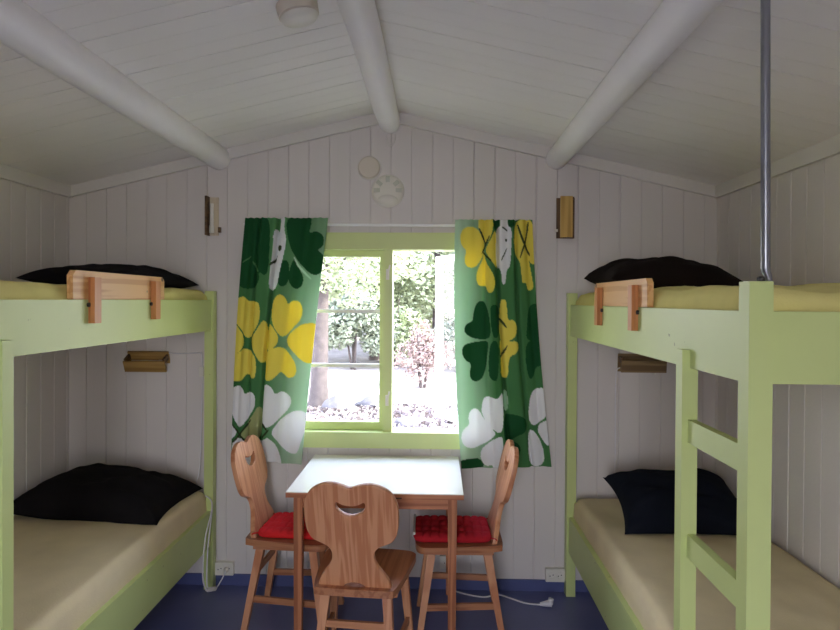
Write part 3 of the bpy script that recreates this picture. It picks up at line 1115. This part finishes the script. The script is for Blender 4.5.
cushion('flat red waffle cushion on the left chair', (-.680, 3.110, SZ + .001), R(-94), .30, .37, .042, M['red'], (4, 9))
cq = cushion('thick crimson quilted cushion on the right chair', (.080, 3.095, SZ + .001), R(91), .30, .38, .046, M['crimson'], (4, 9), True)


# ------------------------------------------------------------------ fittings on walls and ceiling
v = empty('wall_vent', (-.280, YB, 2.246))
tag(v, 'round white slotted vent disc on the gable wall', 'vent')
obj('disc', lathe(BM(), [(.0, -.030), (.050, -.029), (.078, -.022), (.090, -.010), (.093, 0), (0, 0)], 48, 'Y'), M['plastic'], v)
for a in (0, 40, 90, 140, 180):
    bm = box(.045, .078, -.0335, -.020, -.011, .011)
    s_ = obj('slot', bm, M['slot'], v, bevel=.002)
    s_.rotation_euler = (0, -R(a), 0)
bm = lathe(BM(), [(0, -.038), (.030, -.035), (.044, -.026), (.046, -.022), (0, -.022)], 32, 'Y')
cp = obj('lower_cap', bm, M['plastic'], v)
cp.location = (0, 0, -.052)
cp.scale = (1.25, 1, .72)

t = empty('vent_plug', (-.386, YB, 2.375))
tag(t, 'small round beige cap above the white vent', 'cap')
obj('cap', lathe(BM(), [(0, -.034), (.056, -.033), (.061, -.028), (.062, 0), (0, 0)], 40, 'Y'), M['cream'], t)
obj('rim', lathe(BM(), [(.0621, -.012), (.067, -.010), (.068, 0), (.0621, 0)], 40, 'Y'), M['trim'], t)

hk = obj('beam_hook', tube(BM(), spline([(-.028, 0, .05), (-.026, -.012, .02), (-.012, -.016, -.012), (.008, -.016, -.012), (.022, -.012, .02), (.022, 0, .05)], 6), .0028, 8), M['trim'])
hk.location = (-.262, YB - .003, 2.515)
tag(hk, 'small wire hook under the ridge beam end', 'hook')

cl = empty('ceiling_fitting', (-.49, 2.13, ceil_z(-.49)), 0)
cl.rotation_euler = (0, -math.atan(SL), 0)
tag(cl, 'round cream fitting on the left ceiling slope', 'ceiling fitting')
obj('base', lathe(BM(), [(0, -.045), (.060, -.045), (.070, -.040), (.072, .0), (0, .0)], 40, 'Z'), M['cream'], cl)
obj('dome', lathe(BM(), [(0, -.066), (.036, -.063), (.060, -.054), (.066, -.0455), (0, -.0455)], 40, 'Z'), M['plastic'], cl)


def bed_lamp(label, loc, rot, wood_m, L=.22, back_m=None):
    """wooden bed light: back board, shade board on two end cheeks, a tube and its socket; built along local X, opens down (-Z)"""
    root = empty('bed_lamp', loc)
    root.rotation_euler = rot
    tag(root, label, 'wall lamp', 'wooden lamps at the bunk heads')
    h = L / 2
    obj('back_board', box(-h, h, -.010, 0, -.050, .050), back_m or wood_m, root, bevel=.002)
    obj('shade_board', box(-h, h, -.078, -.066, -.041, .025), wood_m, root, bevel=.002)
    for sx in (-1, 1):
        obj('cheek', box(sx * (h - .014), sx * (h - .002), -.066, -.010, .006, .036), M['lampdark'], root, bevel=.002)
    tb = BM()
    tube(tb, [(-h + .030, -.038, .0), (h - .05, -.038, .0)], .012, 14)
    obj('lamp_tube', tb, M['plastic'], root)
    obj('socket', tube(BM(), [(h - .05, -.038, 0), (h - .014, -.038, 0)], .014, 14), M['plastic'], root)
    obj('switch', box(h - .05, h - .036, -.024, -.010, -.062, -.045), M['plastic'], root, bevel=.002)
    return root


# upright ones above the upper bunks
bed_lamp('upright wooden lamp with a pale face beside the right curtain', (.715, YB, 2.094), (0, R(90), 0), M['lampgold'], .225, M['lampdark'])
ul = empty('bed_lamp', (-1.270, YB, 2.10))
tag(ul, 'upright wooden lamp with its white tube showing, left of the left curtain', 'wall lamp', 'wooden lamps at the bunk heads')
obj('back_board', box(-.024, .026, -.008, 0, -.108, .108), M['lamppale'], ul, bevel=.002)
obj('shade_board', box(-.034, -.024, -.060, 0, -.110, .110), M['lampdark'], ul, bevel=.002)
obj('lamp_tube', tube(BM(), [(-.004, -.030, -.055), (-.004, -.030, .07)], .011, 14), M['plastic'], ul)
obj('socket', tube(BM(), [(-.004, -.030, -.095), (-.004, -.030, -.055)], .014, 14), M['plastic'], ul)
obj('switch', box(.027, .040, -.020, 0, -.092, -.062), M['lampdark'], ul, bevel=.002)
# lying ones below the upper bunks
bed_lamp('wooden lamp on the wall beneath the upper bunk of the left bed', (-1.640, YB, 1.286), (R(24), 0, 0), M['lampwood_x'], .235)
bed_lamp('dark wooden lamp on the wall beneath the upper bunk of the right bed', (1.135, YB, 1.290), (R(6), 0, 0), M['lampmid'], .245)


def outlet(label, x, z, w=.108, h=.072, n=2):
    root = empty('wall_outlet', (x, YB, z))
    tag(root, label, 'outlet', 'white wall sockets')
    obj('plate', box(-w / 2, w / 2, -.030, 0, -h / 2, h / 2), M['plastic'], root, bevel=.004)
    for i in range(n):
        cx = (i - (n - 1) / 2) * .046
        d = obj('socket', lathe(BM(), [(0, -.0305), (.017, -.0305), (.019, -.032), (.019, -.029), (0, -.029)], 24, 'Y', (cx, 0, 0)), M['plastic'], root)
        for sx in (-1, 1):
            obj('pin_hole', lathe(BM(), [(0, -.0312), (.003, -.0312), (.003, -.028), (0, -.028)], 10, 'Y', (cx + sx * .0085, 0, .003 * sx)), M['dark'], d)
    return root


outlet('double wall socket beside the left bed post with a white plug in it', -1.200, .100)
outlet('double wall socket beside the right bed post', .672, .098)
outlet('wall socket behind the right chair legs', .060, .160, .07, .07, 1)


def cord(name, label, pts, r=.0032, cat='cord'):
    o = obj(name, tube(BM(), spline(pts, 8), r, 8), M['cord'])
    tag(o, label, cat)
    return o


ec = empty('extension_cord', (0, 0, 0))
tag(ec, 'white power cord with a plug lying on the floor under the right chair', 'cord')
obj('cable', tube(BM(), spline([(.06, 3.466, .150), (.075, 3.445, .09), (.085, 3.455, .025), (.122, 3.455, .0045), (.192, 3.418, .0045), (.273, 3.398, .0045), (.343, 3.430, .0045), (.409, 3.392, .0045), (.484, 3.339, .0045), (.565, 3.315, .009)], 8), .0042, 8), M['cord'], ec)
bm = BM()
tube(bm, [(.56, 3.315, .012), (.595, 3.312, .017), (.62, 3.31, .019)], [.009, .016, .018], 14)
tube(bm, [(.612, 3.31, .017), (.618, 3.312, .045)], [.016, .014], 14)
obj('plug', bm, M['cord'], ec)

lc = empty('power_cord', (0, 0, 0))
tag(lc, 'white lamp cord with an inline switch hanging down the left bed post', 'cord')
obj('cable', tube(BM(), spline([(-1.55, 3.478, 1.325), (-1.47, 3.492, 1.318), (-1.36, 3.492, 1.322), (-1.335, 3.490, 1.30), (-1.334, 3.490, 1.05), (-1.336, 3.47, .70), (-1.345, 3.44, .56),
                                (-1.243, 3.400, .50), (-1.238, 3.29, .34), (-1.236, 3.25, .16), (-1.228, 3.29, .065), (-1.21, 3.36, .036), (-1.198, 3.42, .055), (-1.180, 3.450, .098)], 8), .0036, 8), M['cord'], lc)
obj('cable', tube(BM(), spline([(-1.242, 3.405, .46), (-1.238, 3.33, .28), (-1.233, 3.30, .12), (-1.225, 3.31, .060), (-1.205, 3.365, .042)], 8), .0034, 8), M['cord'], lc)
obj('cord_switch', box(-1.347, -1.323, 3.478, 3.496, 1.19, 1.245), M['plastic'], lc, bevel=.004)
obj('cord_switch', tube(BM(), [(-1.230, 3.285, .066), (-1.226, 3.30, .062), (-1.209, 3.358, .040), (-1.206, 3.372, .038)], [.006, .012, .012, .006], 12), M['plastic'], lc)
obj('plug', tube(BM(), [(-1.183, 3.468, .1), (-1.181, 3.456, .099), (-1.180, 3.446, .098)], [.014, .014, .007], 14), M['plastic'], lc)

cord('lamp_wire', 'thin white cord running down the wall from the right bed lamp', [(1.02, 3.480, 1.262), (1.005, 3.493, 1.235), (1.000, 3.494, 1.10), (1.002, 3.494, .80), (1.0, 3.494, .60)], .0032)

# ------------------------------------------------------------------ outdoors
def ground_z(x, y):
    base = -.45
    if y > 5: base += .022 * min(y - 5, 8)
    if y > 12: base += .085 * (y - 12)
    return base + .10 * noise2(x * .6, y * .6) + .05 * noise2(x * 2.1, y * 2.1)


bm = BM()
gx = [-26 + i * .65 for i in range(81)]
gy = [-14 + j * .65 for j in range(81)]
vv = {}
for i, x in enumerate(gx):
    for j, y in enumerate(gy):
        inside = XL - .5 < x < XR + .5 and YF - .6 < y < YB + .6
        vv[i, j] = bm.verts.new((x, y, min(ground_z(x, y), -.12 if inside else 9)))
for i in range(80):
    for j in range(80):
        bm.faces.new((vv[i, j], vv[i + 1, j], vv[i + 1, j + 1], vv[i, j + 1]))
o = obj('ground', bm, M['ground'], smooth=180)
struct(o)

bm = BM()
for _ in range(9000):
    y = random.uniform(4.5, 11.5)
    x = -.09 * y + random.uniform(-.26, .26) * y
    z = ground_z(x, y) + .03
    a = random.uniform(0, 2 * pi)
    l, w = random.uniform(.02, .09), random.uniform(.012, .035)
    c, s = cos(a), sin(a)
    t1, t2 = random.uniform(-.03, .05), random.uniform(0, .06)
    vs_ = [bm.verts.new((x + c * l * p - s * w * q, y + s * l * p + c * w * q, z + t1 * p + t2 * q)) for p, q in ((-1, 0), (0, -1), (1, 0), (0, 1))]
    bm.faces.new(vs_)
o = obj('leaf_litter', bm, M['litter'], smooth=None)
o['kind'] = 'stuff'
tag(o, 'dry leaves and twigs scattered over the ground outside', 'leaves')


def leaves(bm, c, rad, n, size, rng):
    for _ in range(n):
        while True:
            p = Vector((rng.uniform(-1, 1), rng.uniform(-1, 1), rng.uniform(-1, 1)))
            if .1 < p.length < 1: break
        p = Vector(c) + Vector((p.x * rad[0], p.y * rad[1], p.z * rad[2]))
        d = Vector((rng.gauss(0, 1), rng.gauss(0, 1), rng.gauss(0, .6))).normalized()
        e = d.cross(Vector((rng.gauss(0, 1), rng.gauss(0, 1), rng.gauss(0, 1)))).normalized()
        s = size * rng.uniform(.6, 1.4)
        bm.faces.new([bm.verts.new(p + d * s * a + e * s * .5 * b) for a, b in ((-1, 0), (0, -1), (1, 0), (0, 1))])


def tree(label, x, y, h, r, crown, mat, n, size, seed, lean=0.0, clumps=9):
    rng = random.Random(seed)
    z = ground_z(x, y) - .05
    root = empty('forest_tree', (x, y, z))
    tag(root, label, 'tree', 'trees outside the window')
    pts = [(lean * h * t + .05 * noise2(t * 4, seed), .05 * noise2(t * 4, seed + 5), h * t) for t in [k / 12 for k in range(13)]]
    rs = [r * (1.25 if k == 0 else 1) * (1 - .6 * k / 12) for k in range(13)]
    bm = tube(BM(), pts, rs, 16)
    obj('trunk', bm, M['bark'], root, smooth=60)
    for k in range(4):
        t = .45 + .12 * k
        p = Vector((lean * h * t, 0, h * t))
        a = rng.uniform(0, 2 * pi)
        q = p + Vector((cos(a) * crown[0] * .7, sin(a) * crown[1] * .7, crown[2] * .35))
        obj('branch', tube(BM(), [p, (p + q) / 2 + Vector((0, 0, .1)), q], [r * .35, r * .22, r * .08], 8), M['bark'], root)
    bm = BM()
    for _ in range(clumps):
        c = (lean * h + rng.uniform(-.75, .75) * crown[0], rng.uniform(-.75, .75) * crown[1], crown[3] + rng.uniform(-.8, .8) * crown[2])
        leaves(bm, c, (crown[0] * .42, crown[1] * .42, crown[2] * .36), n // clumps, size, rng)
    obj('foliage', bm, mat, root, smooth=None)
    return root


def shrub(label, x, y, w, h, mat, n, size, seed):
    rng = random.Random(seed)
    z = ground_z(x, y)
    root = empty('woodland_shrub', (x, y, z))
    tag(root, label, 'shrub', 'shrubs outside the window')
    for k in range(4):
        a = rng.uniform(0, 2 * pi)
        obj('stem', tube(BM(), [(0.05 * cos(a), .05 * sin(a), -.05), (w * .2 * cos(a), w * .2 * sin(a), h * .5), (w * .4 * cos(a), w * .4 * sin(a), h * .9)], [.03, .02, .008], 6), M['bark'], root)
    bm = BM()
    for _ in range(7):
        c = (rng.uniform(-.6, .6) * w, rng.uniform(-.5, .5) * w * .6, rng.uniform(.35, .85) * h)
        leaves(bm, c, (w * .45, w * .35, h * .28), n // 7, size, rng)
    obj('foliage', bm, mat, root, smooth=None)
    return root


# the near trunk seen in the left casement, its crown above the view's top
tree('tree with a thick trunk in the left casement of the window', -2.17, 11.3, 5.5, .17, (2.0, 1.2, 1.3, 3.25), M['leafA'], 7000, .055, 21, .02, 14)
spots = [('slim grey tree seen just left of the mullion, farther off', -1.62, 16.0, .12, 'leafA'), ('leafy tree seen through the middle of the open casement', .0, 17.5, .12, 'leafA'),
         ('leafy tree at the left edge of the window view', -4.6, 17.0, .15, 'leafB'), ('leafy tree behind the open sash', 1.9, 16.0, .13, 'leafB'),
         ('tall tree behind the thick trunk', -3.1, 20.5, .16, 'leafA'), ('tall tree filling the view right of the mullion', -.9, 21.5, .16, 'leafB'), ('tall tree at the far right of the window view', 1.4, 22.0, .15, 'leafA')]
for i, (lb, x, y, r, mt) in enumerate(spots):
    tree(lb, x, y, 6.8, r, (1.75, 1.4, 2.9, 3.9), M[mt], 16000, .075, 40 + i, 0, 18)
shrub('reddish shrub seen through the open casement', -.30, 13.0, .7, 1.35, M['leafC'], 2600, .04, 31)
bushes = [('olive shrub right of the thick trunk', -1.95, 14.6, 'leafB'), ('low olive shrub below the mullion view', -1.05, 15.2, 'leafA'), ('green shrub behind the open sash', .75, 14.6, 'leafB'),
          ('green shrub behind the thick trunk', -3.0, 15.2, 'leafB'), ('pale green shrub far behind the reddish one', .2, 18.6, 'leafA'), ('olive shrub far behind the mullion', -1.6, 18.8, 'leafB'), ('green shrub far left behind the trunk', -3.9, 19.0, 'leafA')]
for i, (lb, x, y, mt) in enumerate(bushes):
    shrub(lb, x, y, 1.0 + .03 * (y - 14), 1.7 + .12 * (y - 14), M[mt], 5000, .065, 60 + i)


def rock(label, x, y, s, seed):
    rng = random.Random(seed)
    bm = BM()
    bmesh.ops.create_icosphere(bm, subdivisions=3, radius=1)
    for v_ in bm.verts:
        n = v_.co.normalized()
        k = 1 + .5 * noise2(n.x * 1.6 + seed, n.y * 1.6 + n.z) + .2 * noise2(n.x * 5, n.z * 5 + seed)
        v_.co = Vector((n.x * s[0] * k, n.y * s[1] * k, n.z * s[2] * k))
    o = obj('boulder', bm, M['rock'], smooth=40)
    o.location = (x, y, ground_z(x, y) + s[2] * .25)
    tag(o, label, 'rock', 'boulders on the ground outside')
    return o


rock('grey boulder at the foot of the thick trunk', -1.72, 10.9, (.30, .25, .22), 3)
rock('low grey boulder right of the one by the trunk', -1.15, 11.4, (.34, .28, .17), 5)
rock('small grey boulder under the open casement view', -.45, 9.6, (.20, .16, .12), 8)
